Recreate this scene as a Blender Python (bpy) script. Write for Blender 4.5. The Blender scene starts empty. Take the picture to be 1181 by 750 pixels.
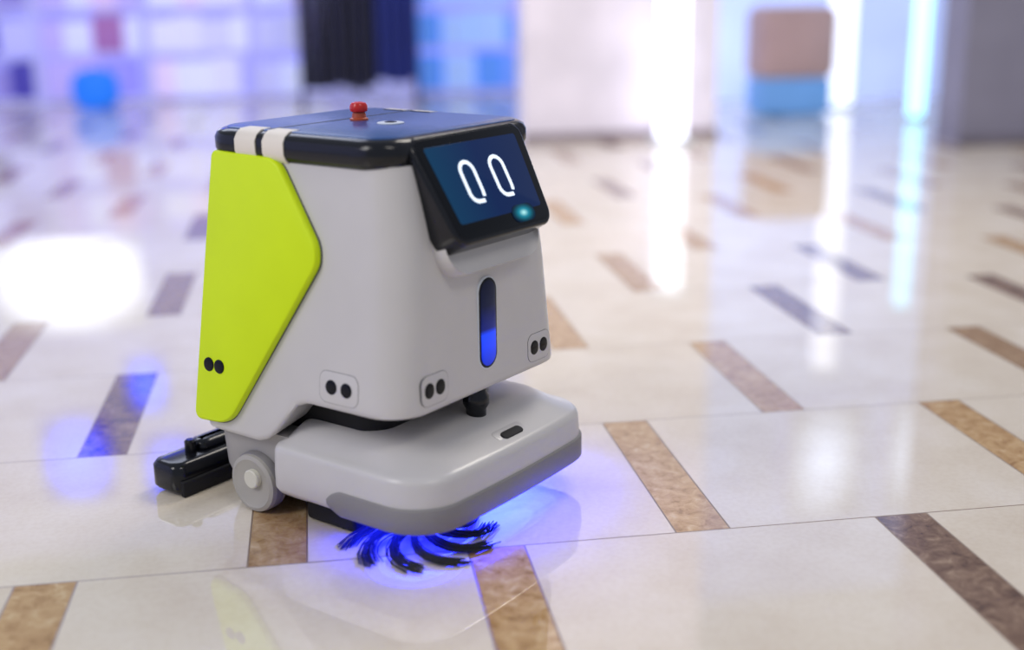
import bpy, bmesh, random
from math import *
from mathutils import Vector, Matrix
random.seed(4)
SC=bpy.context.scene
SC.view_settings.view_transform='Standard'
# ------------------------------------------------------------------ materials
def mat(name,col,rough=.5,metal=0,emit=None,es=0,coat=0,spec=.5,bump=0,bscale=200,var=0,vscale=8):
    m=bpy.data.materials.new(name);m.use_nodes=True
    nt=m.node_tree;b=nt.nodes['Principled BSDF']
    b.inputs['Base Color'].default_value=(*col,1);b.inputs['Roughness'].default_value=rough
    b.inputs['Metallic'].default_value=metal;b.inputs['Coat Weight'].default_value=coat;b.inputs['Coat Roughness'].default_value=.15
    b.inputs['Specular IOR Level'].default_value=spec
    if emit: b.inputs['Emission Color'].default_value=(*emit,1);b.inputs['Emission Strength'].default_value=es
    tc=nt.nodes.new('ShaderNodeTexCoord')
    if var:
        n=nt.nodes.new('ShaderNodeTexNoise');n.inputs['Scale'].default_value=vscale
        nt.links.new(tc.outputs['Object'],n.inputs['Vector'])
        r=nt.nodes.new('ShaderNodeValToRGB');r.color_ramp.elements[0].position=.3;r.color_ramp.elements[1].position=.7
        r.color_ramp.elements[0].color=(*[c*(1-var) for c in col],1);r.color_ramp.elements[1].color=(*[min(1,c*(1+var)) for c in col],1)
        nt.links.new(n.outputs['Fac'],r.inputs['Fac']);nt.links.new(r.outputs['Color'],b.inputs['Base Color'])
    if bump:
        n=nt.nodes.new('ShaderNodeTexNoise');n.inputs['Scale'].default_value=bscale
        nt.links.new(tc.outputs['Object'],n.inputs['Vector'])
        u=nt.nodes.new('ShaderNodeBump');u.inputs['Strength'].default_value=bump;u.inputs['Distance'].default_value=.001
        nt.links.new(n.outputs['Fac'],u.inputs['Height']);nt.links.new(u.outputs['Normal'],b.inputs['Normal'])
    return m
WHITE=mat('white_plastic',(.60,.582,.57),.33,bump=.05,bscale=500,var=.02,coat=.2)
GREY=mat('grey_rubber',(.24,.23,.23),.55,bump=.2)
GAP=mat('seam_dark',(.10,.10,.105),.6,var=.1,spec=.2)
LIME=mat('lime_plastic',(.66,.87,.0),.42,var=.02,bump=.1,bscale=500,spec=.35)
BLACK=mat('black_plastic',(.006,.007,.010),.18,var=.1,spec=.4)
BLACKM=mat('black_matte',(.012,.012,.014),.6,bump=.2,spec=.25)
LID=mat('lid_blue_black',(.008,.065,.25),.26,var=.15,vscale=3,bump=.2,bscale=600,spec=.5)
GLASS=mat('dark_glass',(.003,.004,.006),.08,spec=.22,var=.05)
STRAP=mat('cream_strap',(.80,.74,.64),.5,var=.05)
RED=mat('red_button',(.65,.02,.015),.25,var=.05)
YEL=mat('button_collar',(.45,.08,.03),.4,var=.05)
HUB=mat('wheel_cream',(.42,.40,.36),.5,var=.05)
HUBL=mat('hub_light',(.68,.66,.56),.45,var=.05)
EYE=mat('eye_light',(.8,.9,1),.3,emit=(.72,.85,1),es=.9,var=.01)
LENS=mat('lens_white',(.7,.75,.8),.3,var=.03)
# ------------------------------------------------------------------ mesh utils
def finish(o,m,ang=35):
    me=o.data
    if m and not me.materials: me.materials.append(m)
    bm=bmesh.new();bm.from_mesh(me)
    bmesh.ops.recalc_face_normals(bm,faces=bm.faces)
    for f in bm.faces:f.smooth=True
    for e in bm.edges:
        if len(e.link_faces)==2 and e.calc_face_angle(0)>radians(ang): e.smooth=False
    bm.to_mesh(me);bm.free()
def mk(name,vs,fs,m,parent=None,ang=35):
    me=bpy.data.meshes.new(name);me.from_pydata([tuple(v) for v in vs],[],fs);me.validate();me.update()
    o=bpy.data.objects.new(name,me);SC.collection.objects.link(o);finish(o,m,ang)
    if parent:o.parent=parent
    return o
def loft(name,rings,m,parent=None,c0=True,c1=True,closed=True,ang=35,center0=None,center1=None):
    n=len(rings[0]);vs=[p for r in rings for p in r];fs=[]
    for i in range(len(rings)-1):
        for j in range(n if closed else n-1):
            k=(j+1)%n;fs.append((i*n+j,i*n+k,(i+1)*n+k,(i+1)*n+j))
    def cap(i,c):
        if c is None: fs.append(tuple(range(i*n,i*n+n)))
        else:
            vs.append(c);q=len(vs)-1
            for j in range(n): fs.append((i*n+j,i*n+(j+1)%n,q))
    if c0:cap(0,center0)
    if c1:cap(len(rings)-1,center1)
    return mk(name,vs,fs,m,parent,ang)
def outline(x0,x1,y,rf,rb,ns=16,nc=9,bul=0):
    P=[]
    def seg(a,b,n):
        for i in range(n): t=i/n;P.append((a[0]*(1-t)+b[0]*t,a[1]*(1-t)+b[1]*t))
    def arc(cx,cy,r,a0,n=nc):
        for i in range(n): t=radians(a0+90*i/n);P.append((cx+r*cos(t),cy+r*sin(t)))
    seg((x0+rb,-y),(x1-rf,-y),ns*2);arc(x1-rf,-y+rf,rf,-90);seg((x1,-y+rf),(x1,y-rf),ns);arc(x1-rf,y-rf,rf,0)
    seg((x1-rf,y),(x0+rb,y),ns*2);arc(x0+rb,y-rb,rb,90);seg((x0,y-rb),(x0,-y+rb),ns);arc(x0+rb,-y+rb,rb,180)
    xm=(x0+x1)/2
    return [(px+bul*(1-(py/y)**2)*max(0,min(1,(px-xm)/((x1-xm)*.8))),py) for px,py in P]
def rings_of(specs):  # (x0,x1,y,rf,rb,bul,z)
    return [[(px,py,s[6]) for px,py in outline(s[0],s[1],s[2],s[3],s[4],bul=s[5])] for s in specs]
def rrect(w,h,r,n=8):
    P=[]
    for cx,cy,a in ((w-r,h-r,0),(-w+r,h-r,90),(-w+r,-h+r,180),(w-r,-h+r,270)):
        for i in range(n+1):
            t=radians(a+90*i/n);P.append((cx+r*cos(t),cy+r*sin(t)))
    return P
def frame(o,u,v):
    o=Vector(o);u=Vector(u).normalized();v=Vector(v).normalized();v=(v-u*v.dot(u)).normalized();n=u.cross(v)
    return lambda a,b,c=0:o+u*a+v*b+n*c
def slab(name,F,poly,c0,c1,m,parent,bev=.003,ang=40):
    cx=sum(p[0] for p in poly)/len(poly);cy=sum(p[1] for p in poly)/len(poly)
    R=max(hypot(p[0]-cx,p[1]-cy) for p in poly)
    def ins(d): 
        k=1-d/R
        return [(cx+(p[0]-cx)*k,cy+(p[1]-cy)*k) for p in poly]
    rs=[[F(a,b,c0) for a,b in poly]]
    for t in (0,.25,.5,.75,1): 
        an=t*pi/2
        rs.append([F(a,b,c1-bev+bev*sin(an)) for a,b in ins(bev*(1-cos(an)))])
    return loft(name,rs,m,parent,ang=ang)
def roundpoly(P,r,n=6):
    out=[];N=len(P)
    for i in range(N):
        p=Vector(P[i]);a=Vector(P[i-1])-p;b=Vector(P[(i+1)%N])-p
        la,lb=a.length,b.length;a.normalize();b.normalize()
        rr=r[i] if isinstance(r,(list,tuple)) else r
        d=min(rr,la*.45,lb*.45)
        s,e=p+a*d,p+b*d
        for k in range(n+1):
            t=k/n;q=s*(1-t)**2+p*2*t*(1-t)+e*t*t;out.append((q.x,q.y))
    return out
def tube(name,pts,rad,m,parent,n=8,closed=False,squash=1):
    vs=[];fs=[];N=len(pts)
    for i,p in enumerate(pts):
        p=Vector(p);a=Vector(pts[i-1] if (i or closed) else pts[i]);b=Vector(pts[(i+1)%N] if (i<N-1 or closed) else pts[i])
        t=(b-a).normalized();up=Vector((0,0,1)) if abs(t.z)<.9 else Vector((1,0,0))
        x=t.cross(up).normalized();y=x.cross(t)
        r=rad[i] if isinstance(rad,list) else rad
        for k in range(n):
            an=2*pi*k/n;vs.append(p+x*r*cos(an)+y*r*sin(an)*squash)
    for i in range(N if closed else N-1):
        for k in range(n):
            j=(i+1)%N;fs.append((i*n+k,i*n+(k+1)%n,j*n+(k+1)%n,j*n+k))
    if not closed: fs+= [tuple(range(n)),tuple(range((N-1)*n,N*n))]
    if name is None:return vs,fs
    return mk(name,vs,fs,m,parent,60)
def stroke(name,F,path,hw,c0,c1,m,parent):
    Lf=[];Rt=[];N=len(path)
    for i,(x,y) in enumerate(path):
        a=path[max(0,i-1)];b=path[min(N-1,i+1)];dx,dy=b[0]-a[0],b[1]-a[1];l=hypot(dx,dy);nx,ny=-dy/l,dx/l
        Lf.append((x+nx*hw,y+ny*hw));Rt.append((x-nx*hw,y-ny*hw))
    rs=[[F(*l,c0),F(*l,c1),F(*r,c1),F(*r,c0)] for l,r in zip(Lf,Rt)]
    return loft(name,rs,m,parent)
def lathe(name,prof,m,parent,loc=(0,0,0),axis='Z',n=40,ang=35):
    rs=[]
    for r,z in prof:
        ring=[]
        for k in range(n):
            a=2*pi*k/n;x,y=r*cos(a),r*sin(a)
            v=(x,y,z) if axis=='Z' else ((x,z,y) if axis=='Y' else (z,x,y))
            ring.append(Vector(loc)+Vector(v))
        rs.append(ring)
    return loft(name,rs,m,parent,ang=ang)
def box(name,c,s,m,parent=None,bev=0,rotz=0):
    bm=bmesh.new();bmesh.ops.create_cube(bm,size=1)
    for v in bm.verts:v.co=Vector((v.co.x*s[0],v.co.y*s[1],v.co.z*s[2]))
    if bev:bmesh.ops.bevel(bm,geom=bm.edges[:],offset=bev,segments=4,profile=.5,affect='EDGES')
    me=bpy.data.meshes.new(name);bm.to_mesh(me);bm.free()
    o=bpy.data.objects.new(name,me);SC.collection.objects.link(o);o.location=c;o.rotation_euler[2]=rotz;finish(o,m)
    if parent:o.parent=parent
    return o
# ------------------------------------------------------------------ ROBOT (local frame: +x front, +y its left, z up)
rob=bpy.data.objects.new('floor_cleaning_robot',None);SC.collection.objects.link(rob)
rob.location=(.12,2.38,0);rob.rotation_euler=(0,0,radians(-45))
ZT=.70
def lo(x):
    K=[(-1,.156),(-.10,.158),(-.068,.168),(.002,.246),(.03,.256),(1,.266)]
    for (a,za),(b,zb) in zip(K,K[1:]):
        if x<=b:return za+(zb-za)*max(0,(x-a))/(b-a)
    return .266
OB=outline(-.274,.262,.270,.070,.06);OM=outline(-.247,.2575,.2415,.078,.055);OT=outline(-.226,.222,.215,.06,.05)
rings=[]
def bodypt(j,z,ins=0):
    if z<.44: t=(z-.17)/.27;A,B_=OB[j],OM[j]
    else: t=(z-.44)/(ZT-.44);A,B_=OM[j],OT[j]
    tx=t if z<.44 else t**1.5
    x=A[0]*(1-(tx if A[0]>0 else t))+B_[0]*(tx if A[0]>0 else t);y=A[1]*(1-t)+B_[1]*t
    return (x*(1-ins),y*(1-ins),z)
N=len(OB)
rings.append([bodypt(j,lo(OB[j][0])+.004,.06) for j in range(N)])
rings.append([bodypt(j,lo(OB[j][0]),.022) for j in range(N)])
rings.append([bodypt(j,lo(OB[j][0])+.003,.006) for j in range(N)])
for i in range(24):
    v=i/23;rings.append([bodypt(j,(lo(OB[j][0])+.012)*(1-v)+ZT*v) for j in range(N)])
loft('body_shell',rings,WHITE,rob,center0=(0,0,.27),center1=(0,0,ZT),ang=50)
th=atan(.0555/.53)
for sg,nm in ((-1,'right'),(1,'left')):
    o=(0,sg*.2700,.17);v=Vector((0,-sg*sin(th),cos(th)))
    if sg<0: F=frame(o,(1,0,0),v)
    else:
        F0=frame(o,(-1,0,0),v);F=(lambda F0:lambda a,b,c=0:F0(-a,b,c))(F0)
    P=[(-.217,.538),(-.045,.534),(.060,.385),(.062,.350),(-.165,.010),(-.262,.004)]
    if sg>0:P=P[::-1]
    rad=[.012,.03,.04,.03,.035,.02]
    if sg>0: rad=rad[::-1]
    P2=roundpoly(P,rad)
    cx=sum(p[0] for p in P2)/len(P2);cy=sum(p[1] for p in P2)/len(P2)
    P3=[(cx+(a-cx)*1.024,cy+(b-cy)*1.010) for a,b in P2]
    slab(f'side_panel_gap_{nm}',F,P3,-.01,.0016,GAP,rob,.0005)
    slab(f'side_panel_{nm}',F,P2,-.006,.016,LIME,rob,.008)
    for k,(a,b,off) in enumerate(((-.204,.122,.0165),(.112,.130,.0004))):
        G=(lambda F,a,b:lambda x,y,c=0:F(a+x,b+y,c))(F,a,b)
        if k==1:
            slab(f'sensor_seam_{nm}_{k}',G,rrect(.048,.030,.018),-.004,off,GAP,rob,.0002)
            slab(f'sensor_plate_{nm}_{k}',G,rrect(.0473,.0293,.0174),-.004,off+.0002,WHITE,rob,.0001)
        for q in (-.0185,.0185):
            G=(lambda F,a,b:lambda x,y,c=0:F(a+x,b+y,c))(F,a+q*(1 if k else .8),b)
            slab(f'sensor_lens_{nm}_{k}_{"a" if q<0 else "b"}',G,rrect(.0138,.0138,.0137),-.003,off+.0012,GLASS,rob,.001)
for k,y in enumerate((-.164,.164)):
    G=frame((.2599,y,.302),(0,1,0),(-.0167,0,1))
    slab(f'front_sensor_seam_{k}',G,rrect(.038,.029,.017),-.01,.0005,GAP,rob,.0002)
    slab(f'front_sensor_plate_{k}',G,rrect(.0373,.0283,.0164),-.01,.0007,WHITE,rob,.0001)
    for q in (-.0155,.0155):
        H=(lambda G,q:lambda a,b,c=0:G(a+q,b,c))(G,q)
        slab(f'front_sensor_lens_{k}_{"a" if q<0 else "b"}',H,rrect(.0128,.0145,.0127),-.003,.0018,GLASS,rob,.001)
G=frame((.2583,-.004,.388),(0,1,0),(0,0,1))
slab('light_slot_rim',G,rrect(.0290,.090,.0289,14),-.01,.0025,LENS,rob,.001)
slab('light_slot_glass',G,rrect(.0268,.0877,.0267,14),-.01,.0035,GLASS,rob,.001)
ml=bpy.data.materials.new('slot_blue_gradient');ml.use_nodes=True;nt=ml.node_tree;b=nt.nodes['Principled BSDF']
b.inputs['Base Color'].default_value=(.003,.004,.008,1);b.inputs['Roughness'].default_value=.12;b.inputs['Specular IOR Level'].default_value=.2
tc=nt.nodes.new('ShaderNodeTexCoord');sp=nt.nodes.new('ShaderNodeSeparateXYZ')
nt.links.new(tc.outputs['Object'],sp.inputs[0])
r=nt.nodes.new('ShaderNodeValToRGB');mr=nt.nodes.new('ShaderNodeMapRange')
mr.inputs['From Min'].default_value=.30;mr.inputs['From Max'].default_value=.475
nt.links.new(sp.outputs['Z'],mr.inputs['Value']);nt.links.new(mr.outputs[0],r.inputs['Fac'])
r.color_ramp.elements[0].color=(.004,.02,.45,1);r.color_ramp.elements[1].color=(.002,.003,.012,1)
for p_,c_ in ((.25,(.01,.05,.9)),(.38,(.01,.06,1)),(.44,(.005,.012,.16)),(.7,(.003,.006,.03))):
    e=r.color_ramp.elements.new(p_);e.color=(*c_,1)
nt.links.new(r.outputs['Color'],b.inputs['Emission Color']);b.inputs['Emission Strength'].default_value=1.1
slab('light_slot_led',G,rrect(.0225,.0830,.0224,14),-.01,.0042,ml,rob,.0005)
# lid
loft('lid_rim',rings_of([(-.226,.205,.212,.055,.05,0,.690),(-.238,.214,.222,.058,.055,0,.699),(-.243,.218,.227,.06,.058,0,.709),(-.243,.218,.227,.06,.058,0,.730),(-.239,.213,.222,.056,.055,0,.740),(-.228,.204,.211,.05,.05,0,.746)]),BLACK,rob,ang=60)
loft('lid_top',rings_of([(-.224,.200,.206,.048,.048,0,.740),(-.224,.200,.206,.048,.048,0,.7475),(-.221,.197,.203,.046,.046,0,.7490)]),LID,rob,ang=50)
box('lid_seam',(-.085,0,.7488),(.004,.40,.0014),GAP,rob)
for sg in (-1,1):
    for i,x in enumerate((-.124,-.051)):
        prof=[(.186,.7502),(.211,.7488),(.2220,.7415),(.2292,.7300),(.2292,.709),(.224,.698),(.214,.689)]
        vs=[];fs=[];hw=.027
        for (y,z) in prof:
            for xx in (x-hw,x+hw):vs.append((xx,sg*y,z))
        for (y,z) in prof:
            for xx in (x-hw,x+hw):vs.append((xx,sg*(y-.006),z-.003))
        n=len(prof)
        for k in range(n-1):
            fs.append((2*k,2*k+1,2*k+3,2*k+2));fs.append((2*n+2*k,2*n+2*k+2,2*n+2*k+3,2*n+2*k+1))
            fs.append((2*k,2*k+2,2*n+2*k+2,2*n+2*k));fs.append((2*k+1,2*n+2*k+1,2*n+2*k+3,2*k+3))
        mk(f'lid_strap_{"r" if sg<0 else "l"}_{i}',vs,fs,STRAP,rob,50)
BX,BY=-.052,.004
lathe('stop_button_base',[(.018,.748),(.018,.752),(.014,.754),(.013,.762)],YEL,rob,(BX,BY,0))
lathe('stop_button_stem',[(.012,.756),(.012,.766)],YEL,rob,(BX,BY,0))
lathe('stop_button_cap',[(.012,.764),(.0165,.766),(.0175,.769),(.0172,.777),(.014,.782),(.006,.784)],RED,rob,(BX,BY,0))
lathe('lid_lens_ring',[(.026,.748),(.026,.7505),(.023,.7512)],LENS,rob,(.040,-.008,0))
lathe('lid_lens',[(.012,.750),(.012,.7520),(.008,.7530)],GLASS,rob,(.040,-.008,0))
# screen
TA=radians(29);SO=Vector((.262,.000,.656));SV=Vector((-sin(TA),0,cos(TA)))
SF=frame(SO,(0,1,0),SV)
def trap(P,k=.07,h=.1): return [(a*(1+k*b/h),b) for a,b in P]
slab('screen_bezel',SF,trap(rrect(.156,.105,.028,10)),-.056,0,BLACK,rob,.009,50)
slab('screen_glass',SF,trap(rrect(.148,.097,.022,10)),-.01,.0012,GLASS,rob,.0008)
md=bpy.data.materials.new('display_blue');md.use_nodes=True;nt=md.node_tree;b=nt.nodes['Principled BSDF']
b.inputs['Base Color'].default_value=(.002,.005,.012,1);b.inputs['Roughness'].default_value=.08;b.inputs['Specular IOR Level'].default_value=.2
tc=nt.nodes.new('ShaderNodeTexCoord');sp=nt.nodes.new('ShaderNodeSeparateXYZ');nt.links.new(tc.outputs['Object'],sp.inputs[0])
mr=nt.nodes.new('ShaderNodeMapRange');mr.inputs['From Min'].default_value=-.13;mr.inputs['From Max'].default_value=.13
nt.links.new(sp.outputs['Y'],mr.inputs['Value'])
r=nt.nodes.new('ShaderNodeValToRGB');r.color_ramp.elements[0].color=(.003,.05,.13,1);r.color_ramp.elements[1].color=(.004,.018,.09,1)
e=r.color_ramp.elements.new(.5);e.color=(.002,.018,.10,1)
nt.links.new(mr.outputs[0],r.inputs['Fac']);nt.links.new(r.outputs['Color'],b.inputs['Emission Color']);b.inputs['Emission Strength'].default_value=.75
slab('screen_display',SF,trap([(a,b_+.006) for a,b_ in rrect(.128,.074,.006,4)]),-.005,.0018,md,rob,.0004)
def eye(nm,a0):
    w,h=.0190,.0385
    path=[(w*.75,-h),(w*.2,-h)]
    for i in range(11): t=radians(270-90*i/10);path.append((-w+.019+.019*cos(t),-h+.019+.019*sin(t)))
    for i in range(17): t=radians(180-180*i/16);path.append((w*cos(t),h-w+w*sin(t)))
    path+=[(w,0),(w,-h+.018),(w*.9,-h+.008)]
    stroke(nm,frame(SF(a0,.004,0),(0,1,0),SV),path,.0036,.001,.0028,EYE,rob)
eye('screen_eye_r',-.046);eye('screen_eye_l',.042)
mt=bpy.data.materials.new('status_glow');mt.use_nodes=True;nt=mt.node_tree;b=nt.nodes['Principled BSDF']
b.inputs['Base Color'].default_value=(.002,.01,.02,1);b.inputs['Specular IOR Level'].default_value=.1
tc=nt.nodes.new('ShaderNodeTexCoord');mp=nt.nodes.new('ShaderNodeMapping');gr=nt.nodes.new('ShaderNodeTexGradient');gr.gradient_type='QUADRATIC_SPHERE'
GC=SF(.060,-.074,.002)
mp.inputs['Location'].default_value=(-GC.x/.025,-GC.y/.038,-GC.z/.020);mp.inputs['Scale'].default_value=(1/.025,1/.038,1/.020)
nt.links.new(tc.outputs['Object'],mp.inputs[0]);nt.links.new(mp.outputs[0],gr.inputs[0])
r=nt.nodes.new('ShaderNodeValToRGB');r.color_ramp.elements[0].color=(.001,.004,.02,1);r.color_ramp.elements[1].color=(.5,1,1,1);e=r.color_ramp.elements.new(.4);e.color=(.01,.25,.35,1)
nt.links.new(gr.outputs[0],r.inputs[0]);nt.links.new(r.outputs[0],b.inputs['Emission Color']);b.inputs['Emission Strength'].default_value=1
slab('screen_status_glow',frame(GC,(0,1,0),SV),rrect(.034,.017,.0165),-.003,.0006,mt,rob,.0002)
# chin / neck housing
def ringS(F,w,h,r,c,dy=0): return [F(a,b+dy,c) for a,b in trap(rrect(w,h,r,8))]
FF=frame((.19,0,.600),(0,1,0),(0,0,1))
loft('screen_housing',[ringS(FF,.152,.102,.05,0,-.005),ringS(frame((.238,0,.592),(0,1,0),(-.16,0,1)),.149,.102,.055,0,0),
  ringS(frame((.250,0,.594),(0,1,0),(-.24,0,1)),.147,.100,.05,0,0),ringS(frame((.260,0,.598),(0,1,0),(-.32,0,1)),.145,.098,.045,0,0),
  ringS(SF,.146,.100,.035,-.052,-.010),ringS(SF,.143,.094,.03,-.048,-.006)],WHITE,rob,ang=60)
# ------------ base
B=[(-.055,.310,.264,.085,.03,.012,.062),(-.062,.318,.272,.09,.03,.012,.066),(-.066,.322,.277,.09,.03,.012,.076),(-.066,.322,.277,.09,.03,.012,.110),
 (-.065,.320,.275,.088,.03,.012,.148),(-.063,.317,.273,.087,.03,.012,.156),(-.060,.312,.269,.085,.03,.012,.161),(-.055,.304,.262,.08,.03,.012,.1638),
 (-.05,.280,.246,.075,.03,.010,.172),(-.045,.258,.234,.07,.03,.008,.182),(-.04,.235,.22,.06,.03,.004,.191),(-.03,.19,.18,.06,.03,0,.197)]
loft('base_bumper',rings_of(B),WHITE,rob,ang=60)
OS=outline(-.069,.3265,.281,.092,.03,bul=.012);idx=[i for i,p in enumerate(OS) if p[0]>.085]
PS=[OS[i] for i in idx];n=len(PS)
def stripring(off,zf):
    out=[]
    for i,p in enumerate(PS):
        e=min(i,n-1-i);k=min(1,(e+.2)/4)**.5
        zc=.083;out.append((p[0]*off,p[1]*off,zc+(zf-zc)*k))
    return out
loft('bumper_strip',[stripring(.955,.058),stripring(.985,.058),stripring(1,.063),stripring(1,.104),stripring(.993,.108),stripring(.96,.108)],GREY,rob,False,False,closed=False,ang=60)
G=frame((.297,.018,.1694),(0,1,0),(-.93,0,.36))
slab('deck_sensor_plate_seam',G,rrect(.046,.021,.010),-.014,.0000,GREY,rob,.0003)
slab('deck_sensor_plate',G,rrect(.0452,.0202,.0098),-.014,.0006,WHITE,rob,.0003)
slab('deck_sensor',G,rrect(.031,.0095,.0094),-.01,.003,BLACKM,rob,.001)
lathe('lidar_post',[(.020,.17),(.020,.205),(.026,.215),(.026,.23),(.021,.24),(.021,.272)],BLACK,rob,(.215,.014,0))
loft('inner_core',rings_of([(-.22,.14,.19,.05,.05,0,.03),(-.22,.14,.19,.05,.05,0,.28)]),BLACKM,rob)
CH=mat('chassis_grey',(.40,.385,.37),.5,var=.04)
loft('rear_chassis',rings_of([(-.250,.0,.225,.02,.05,0,.035),(-.262,.0,.238,.02,.06,0,.07),(-.264,.0,.246,.02,.06,0,.17)]),CH,rob,ang=60)
box('under_skid',(.045,-.205,.026),(.13,.05,.048),BLACKM,rob,.01);box('under_skid_b',(.045,.205,.026),(.13,.05,.048),BLACKM,rob,.01)
for sg in (-1,1):
    y=sg*.245;nm="r" if sg<0 else "l"
    lathe('drive_wheel_'+nm,[(.048,-.022),(.058,-.018),(.060,-.010),(.060,.010),(.058,.018),(.050,.021),(.046,.019),(.02,.019)] if sg>0 else [(.02,-.019),(.046,-.019),(.050,-.021),(.058,-.018),(.060,-.010),(.060,.010),(.058,.018),(.048,.022)],HUB,rob,(-.130,y,.060),'Y')
    lathe('wheel_tyre_'+nm,[(.0585,-.012),(.0612,-.008),(.0612,.008),(.0585,.012)],GREY,rob,(-.130,y,.0613),'Y')
    lathe('wheel_hub_'+nm,[(.017,-.03),(.019,-.028),(.019,.028),(.017,.03)],HUBL,rob,(-.122,y,.074),'Y')
def prof_box(name,x0,x1,y0,y1,z0,z1,m,rb=.02):
    return loft(name,[[(x,y,z) for x,y in [(p[0]+(x0+x1)/2,p[1]+(y0+y1)/2) for p in rrect((x1-x0)/2-i,(y1-y0)/2-i,rb)]] for i,z in ((.004,z0),(0,z0+.006),(0,z1-.012),(.005,z1-.003),(.014,z1))],m,rob,ang=50)
prof_box('squeegee_head',-.390,-.300,-.310,.310,.010,.070,BLACK,.025)
prof_box('squeegee_cover',-.378,-.325,-.22,.22,.064,.090,BLACK,.02)
box('squeegee_blade',(-.300,0,.018),(.012,.60,.034),BLACKM,rob,.003)
box('squeegee_arm',(-.29,0,.06),(.10,.20,.05),BLACKM,rob,.01)
lathe('squeegee_knob',[(.012,.06),(.012,.094),(.008,.098)],BLACK,rob,(-.345,-.235,0))
def brush(nm,cx,cy):
    vs=[];fs=[]
    for t in range(10):
        a0=2*pi*t/10+.1
        for k in range(34):
            s1=random.uniform(-1,1);a=a0+s1*.085;r1=random.uniform(.122,.156);cv=.85+s1*.03;z0=random.uniform(.016,.044)
            pts=[]
            for s in range(8):
                u=s/7;r=.015+(r1-.015)*u;an=a+cv*u*u
                pts.append((cx+r*cos(an),cy+r*sin(an),z0*(1-u)**1.2+.004))
            v,f=tube(None,pts,[.0018*(1-.5*s/7) for s in range(8)],None,None,4)
            o=len(vs);vs+=v;fs+=[tuple(i+o for i in q) for q in f]
    mk(nm,vs,fs,BLACKM,rob,80)
    lathe(nm+'_hub',[(.032,.022),(.034,.03),(.028,.05),(.02,.062)],BLACKM,rob,(cx,cy,0))
brush('side_brush',.216,-.166)
def lamp(nm,kind,loc,e,col,size=.1,parent=None,rot=None,sy=None,shape=None):
    l=bpy.data.lights.new(nm,kind);l.energy=e;l.color=col
    if kind=='AREA':
        l.size=size
        if sy:l.shape=shape or 'RECTANGLE';l.size_y=sy
    elif kind!='SUN': l.shadow_soft_size=size
    o=bpy.data.objects.new(nm,l);SC.collection.objects.link(o);o.location=loc
    if rot:o.rotation_euler=rot
    if parent:o.parent=parent
    return o
BC=(.006,.012,1)
for i,(w_,h_,e_) in enumerate(((.20,.52,2.6),(.17,.44,2.0),(.13,.35,1.4),(.08,.26,1.0))):
    lamp(f'under_glow_front_{i}','AREA',(.220+i*.006,.03,.0600-i*.0008),e_*1.7,BC,w_,rob,(0,radians(-4),0),h_,'ELLIPSE')
for i,(w_,e_) in enumerate(((.19,1.0),(.14,.8),(.08,.6))):
    lamp(f'under_glow_brush_{i}','AREA',(.200,-.165,.0606-i*.0006),e_*1.6,BC,w_,rob,(0,0,0),w_,'ELLIPSE')
# ------------------------------------------------------------------ FLOOR
mf=bpy.data.materials.new('marble_tile_floor');mf.use_nodes=True;nt=mf.node_tree;b=nt.nodes['Principled BSDF']
L=nt.links.new
def M(op,a,bb=None,c=None):
    n=nt.nodes.new('ShaderNodeMath');n.operation=op
    for i,v in enumerate((a,bb,c)):
        if v is None:continue
        if isinstance(v,(int,float)):n.inputs[i].default_value=v
        else:L(v,n.inputs[i])
    return n.outputs[0]
g=nt.nodes.new('ShaderNodeNewGeometry');sp=nt.nodes.new('ShaderNodeSeparateXYZ');L(g.outputs['Position'],sp.inputs[0])
X,Y=sp.outputs['X'],sp.outputs['Y']
PER,W,S,A0,Y0=.7941,.1057,.609,.2362,2.042
ry=M('DIVIDE',M('SUBTRACT',Y,Y0-S*40),S);row=M('FLOOR',ry);fy=M('FRACT',ry)
par=M('MODULO',row,2)
sh=M('MULTIPLY',M('SUBTRACT',1,par),.5)
cx=M('SUBTRACT',M('DIVIDE',M('SUBTRACT',X,A0-PER*40),PER),sh);col=M('FLOOR',cx);fx=M('FRACT',cx)
wi=W/PER
inl=M('LESS_THAN',fx,wi)
gw=.0017
dy=M('MULTIPLY',M('MINIMUM',fy,M('SUBTRACT',1,fy)),S)
dx=M('MULTIPLY',M('MINIMUM',M('MINIMUM',fx,M('SUBTRACT',1,fx)),M('ABSOLUTE',M('SUBTRACT',fx,wi))),PER)
gro=M('LESS_THAN',M('MINIMUM',dx,dy),gw)
cmb=nt.nodes.new('ShaderNodeCombineXYZ');L(col,cmb.inputs[0]);L(row,cmb.inputs[1]);L(inl,cmb.inputs[2])
wn=nt.nodes.new('ShaderNodeTexWhiteNoise');L(cmb.outputs[0],wn.inputs['Vector'])
off=nt.nodes.new('ShaderNodeVectorMath');off.operation='MULTIPLY_ADD';L(wn.outputs['Color'],off.inputs[0]);off.inputs[1].default_value=(9,9,9);L(g.outputs['Position'],off.inputs[2])
def noise(sc,det,dist=0,rough=.5):
    n=nt.nodes.new('ShaderNodeTexNoise');L(off.outputs[0],n.inputs['Vector']);n.inputs['Scale'].default_value=sc;n.inputs['Detail'].default_value=det;n.inputs['Distortion'].default_value=dist;n.inputs['Roughness'].default_value=rough
    return n.outputs['Fac']
def ramp(f,st):
    r=nt.nodes.new('ShaderNodeValToRGB');L(f,r.inputs['Fac'])
    r.color_ramp.elements[0].position=st[0][0];r.color_ramp.elements[0].color=(*st[0][1],1)
    r.color_ramp.elements[1].position=st[-1][0];r.color_ramp.elements[1].color=(*st[-1][1],1)
    for p,c in st[1:-1]: e=r.color_ramp.elements.new(p);e.color=(*c,1)
    return r.outputs['Color']
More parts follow.
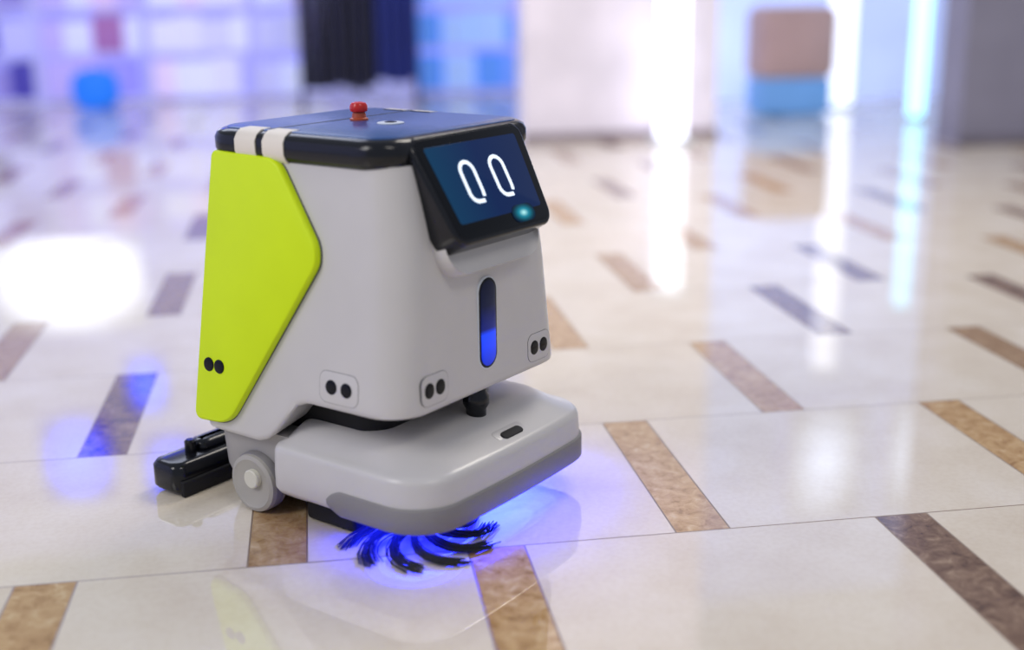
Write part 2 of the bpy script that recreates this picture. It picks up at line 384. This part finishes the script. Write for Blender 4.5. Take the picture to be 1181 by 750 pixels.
def mix(f,a,c,bt='MIX'):
    n=nt.nodes.new('ShaderNodeMix');n.data_type='RGBA';n.blend_type=bt
    if isinstance(f,(int,float)):n.inputs[0].default_value=f
    else:L(f,n.inputs[0])
    for i,v in ((6,a),(7,c)):
        if isinstance(v,tuple):n.inputs[i].default_value=(*v,1)
        else:L(v,n.inputs[i])
    return n.outputs[2]
cream=ramp(noise(5,6,.3),[(.3,(.70,.61,.48)),(.5,(.76,.68,.55)),(.7,(.81,.74,.63))])
cream=mix(.15,cream,ramp(noise(90,3),[(.35,(.62,.52,.38)),(.6,(.82,.76,.64))]))
bA=ramp(noise(30,8,.6,.7),[(.34,(.30,.16,.05)),(.44,(.47,.28,.11)),(.56,(.58,.38,.17)),(.68,(.70,.53,.31))])
bB=ramp(noise(26,8,.8,.7),[(.32,(.08,.045,.028)),(.45,(.18,.11,.07)),(.56,(.26,.17,.11)),(.70,(.42,.31,.21))])
sel=nt.nodes.new('ShaderNodeClamp');L(M('MULTIPLY',M('SUBTRACT',wn.outputs['Value'],.25),1.8),sel.inputs[0])
brown=mix(sel.outputs[0],bA,bB)
c1=mix(inl,cream,brown);c2=mix(gro,c1,(.20,.13,.08))
L(c2,b.inputs['Base Color'])
L(M('ADD',M('MULTIPLY',noise(30,4),.03),M('ADD',.02,M('MULTIPLY',gro,.4))),b.inputs['Roughness'])
b.inputs['IOR'].default_value=1.95
bp=nt.nodes.new('ShaderNodeBump');bp.inputs['Strength'].default_value=.02;bp.inputs['Distance'].default_value=.01
L(noise(3,2),bp.inputs['Height']);L(bp.outputs[0],b.inputs['Normal'])
mk('floor',[(-9,-3,0),(10,-3,0),(10,15,0),(-9,15,0)],[(0,1,2,3)],mf)
# ------------------------------------------------------------------ MALL BACKGROUND
def emat(n,c,e=0,rough=.6,var=.12,vs=2.5): return mat(n,c,rough,emit=c if e else None,es=e,var=var,vscale=vs)  # e: self-glow put into walls and shop items in place of light on them
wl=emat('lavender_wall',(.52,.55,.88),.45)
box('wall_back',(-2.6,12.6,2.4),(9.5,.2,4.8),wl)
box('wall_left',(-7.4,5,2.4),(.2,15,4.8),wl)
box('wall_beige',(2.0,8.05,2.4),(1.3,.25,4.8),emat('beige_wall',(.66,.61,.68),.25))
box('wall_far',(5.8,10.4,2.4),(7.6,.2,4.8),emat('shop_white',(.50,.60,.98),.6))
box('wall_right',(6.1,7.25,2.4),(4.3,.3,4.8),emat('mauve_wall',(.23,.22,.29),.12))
box('baseboard_beige',(2.0,7.91,.03),(1.31,.03,.06),emat('skirting',(.30,.25,.28)))
box('baseboard_right',(6.1,7.09,.03),(4.3,.03,.06),emat('skirting2',(.18,.16,.2)))
def light_col(x,y,w,h,c,e):
    o=bpy.data.objects.new('light_column',None);SC.collection.objects.link(o);o.location=(x,y,0)
    box('glow_tube',(0,0,h/2+.03),(w,w,h),mat('col_glow',c,.4,emit=c,es=e,var=.02),o,.02)
    box('foot',(0,0,.015),(w*1.4,w*1.4,.03),LENS,o)
    box('cap',(0,0,h+.045),(w*1.4,w*1.4,.03),LENS,o)
light_col(2.28,7.72,.16,.95,(.86,.89,1),2.0)
light_col(2.74,8.5,.13,1.3,(.66,.75,1),2.0)
light_col(4.42,8.6,.09,1.4,(.35,.75,1),2.4)
light_col(4.25,9.6,.16,2.2,(.8,.85,1),1.6)
light_col(3.1,9.9,.18,2.0,(.7,.78,1),1.5)
k=bpy.data.objects.new('shop_counter',None);SC.collection.objects.link(k);k.location=(3.66,9.2,0)
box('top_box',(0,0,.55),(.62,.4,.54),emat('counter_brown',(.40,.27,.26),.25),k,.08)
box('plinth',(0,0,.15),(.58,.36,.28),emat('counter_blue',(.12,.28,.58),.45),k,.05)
def shelf(x,y,w,cols,seed,h=1.25,em=.42):
    rnd=random.Random(seed);o=bpy.data.objects.new('display_shelf',None);SC.collection.objects.link(o);o.location=(x,y,0)
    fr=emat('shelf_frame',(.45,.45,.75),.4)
    box('side_a',(-w/2,0,h/2),(.03,.36,h),fr,o);box('side_b',(w/2,0,h/2),(.03,.36,h),fr,o)
    box('back',(0,.17,h/2),(w,.02,h),fr,o)
    for i in range(4): box(f'board_{i}',(0,0,.03+i*(h-.05)/3),(w,.36,.03),fr,o)
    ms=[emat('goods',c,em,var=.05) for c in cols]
    for i in range(3):
        xx=-w/2+.02
        while xx<w/2-.12:
            ww=rnd.uniform(.14,.34);hh=rnd.uniform(.26,.34)
            if xx+ww>w/2-.01: ww=w/2-.01-xx
            box('goods',(xx+ww/2,-.02,.045+i*(h-.05)/3+hh/2),(ww-.01,.28,hh),rnd.choice(ms),o,.02);xx+=ww
shelf(-2.95,11.9,1.0,[(.06,.05,.35),(.45,.45,.9),(.02,.02,.15),(.25,.22,.6)],1)
shelf(-1.95,11.9,.9,[(.45,.38,.8),(.65,.48,.75),(.30,.28,.8),(.62,.64,1),(.33,.14,.38)],2)
shelf(-1.0,11.9,.9,[(.68,.70,1),(.58,.58,.95),(.7,.58,.85),(.66,.66,1)],3)
shelf(-.15,11.9,.7,[(.68,.72,1),(.55,.56,.9),(.62,.55,.85)],4)
shelf(1.45,11.9,1.0,[(.12,.32,.85),(.42,.60,1),(.62,.76,1),(.2,.36,.85)],5)
k=bpy.data.objects.new('clothes_rack',None);SC.collection.objects.link(k);k.location=(.42,11.0,0)
for sx in (-.50,.50):
    tube('post',[(sx,0,.02),(sx,0,1.5)],.02,BLACK,k);box('foot',(sx,0,.02),(.05,.5,.03),BLACK,k)
tube('rail',[(-.50,0,1.5),(.50,0,1.5)],.018,BLACK,k)
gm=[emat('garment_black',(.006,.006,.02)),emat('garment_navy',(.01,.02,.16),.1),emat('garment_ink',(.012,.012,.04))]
for i in range(11):
    x=-.46+i*.092;m=gm[1] if i>6 else gm[(i%2)*2];zb=.10+.12*random.random()
    loft('garment',[[(x+a,b,zz) for a,b in rrect(.044+ex,.19+ex,.035,4)] for zz,ex in ((zb,.002),(.7,.0),(1.2,-.004),(1.42,-.007))],m,k)
    tube('hanger',[(x,0,1.40),(x,0,1.50)],.006,BLACK,k)
k=bpy.data.objects.new('blue_pouf',None);SC.collection.objects.link(k);k.location=(-1.86,11.2,0)
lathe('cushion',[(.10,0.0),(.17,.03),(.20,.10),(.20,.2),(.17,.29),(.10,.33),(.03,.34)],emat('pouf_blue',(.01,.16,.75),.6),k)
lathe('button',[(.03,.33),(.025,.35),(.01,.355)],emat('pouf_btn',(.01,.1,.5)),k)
def sign(x,z,w,h,c,e,y=12.44):
    o=bpy.data.objects.new('wall_lightbox',None);SC.collection.objects.link(o);o.location=(x,y,z)
    m=mat('lit',c,.5,emit=c,es=e,var=.03);nt=m.node_tree;b=nt.nodes['Principled BSDF']
    tc=nt.nodes.new('ShaderNodeTexCoord');mp=nt.nodes.new('ShaderNodeMapping');gr=nt.nodes.new('ShaderNodeTexGradient');gr.gradient_type='SPHERICAL'
    mp.inputs['Scale'].default_value=(1.75/w,1,1.75/h)
    mu=nt.nodes.new('ShaderNodeMath');mu.operation='MULTIPLY_ADD';mu.inputs[1].default_value=e;mu.inputs[2].default_value=.25
    nt.links.new(tc.outputs['Object'],mp.inputs[0]);nt.links.new(mp.outputs[0],gr.inputs[0]);nt.links.new(gr.outputs['Fac'],mu.inputs[0]);nt.links.new(mu.outputs[0],b.inputs['Emission Strength'])
    box('frame',(0,.04,0),(w+.06,.06,h+.06),wl,o,.01);box('lit_face',(0,0,0),(w,.04,h),m,o,.01)
sign(-2.50,1.80,1.45,1.05,(.86,.90,1),5)
sign(-2.60,3.7,.7,.9,(.02,.06,1),9);sign(-1.65,3.9,.6,.8,(.02,.06,1),8);sign(-1.85,2.95,.4,.6,(.04,.10,1),8)
sign(-.6,3.0,.9,.7,(.8,.8,1),2)
sign(4.6,3.4,.7,1.1,(.66,.76,1),2.6,10.24);sign(5.6,3.4,.7,1.1,(.66,.76,1),2.6,10.24)
# ------------------------------------------------------------------ LIGHTS / WORLD
w=bpy.data.worlds.new('World');SC.world=w;w.use_nodes=True
w.node_tree.nodes['Background'].inputs[0].default_value=(.76,.82,1,1);w.node_tree.nodes['Background'].inputs[1].default_value=.42
lamp('ceiling_light_key','AREA',(2.2,4.6,3.9),135,(1,.93,.84),1.8,rot=(radians(28),radians(25),0))
lamp('fill_light_left','AREA',(-3.2,.6,3.2),100,(1,.97,.95),2.0,rot=(radians(-25),radians(-52),0))  # added soft fill towards the robot's side, not a ceiling fixture
lamp('ceiling_light_front','AREA',(1.6,-.6,3.9),80,(1,.94,.87),1.6,rot=(radians(-32),radians(18),0))
lamp('ceiling_light_back','AREA',(-2,7.5,4.2),110,(.75,.80,1),3.0)
# ------------------------------------------------------------------ CAMERA
pitch,yaw,d=.2717,.1571,.0108
Fv=Vector((sin(yaw)*cos(pitch),cos(yaw)*cos(pitch),-sin(pitch)));R=Vector((cos(yaw),-sin(yaw),0));U=R.cross(Fv)
xa=R*cos(d)-U*sin(d);ya=U*cos(d)+R*sin(d)
cam=bpy.data.cameras.new('camera');co=bpy.data.objects.new('camera',cam);SC.collection.objects.link(co)
m=Matrix((xa,ya,-Fv)).transposed().to_4x4();m.translation=(0,0,1);co.matrix_world=m
cam.sensor_width=36;cam.lens=1410.1/1181*36;cam.clip_start=.05
cam.dof.use_dof=True;cam.dof.focus_distance=2.4;cam.dof.aperture_fstop=.85
SC.camera=co
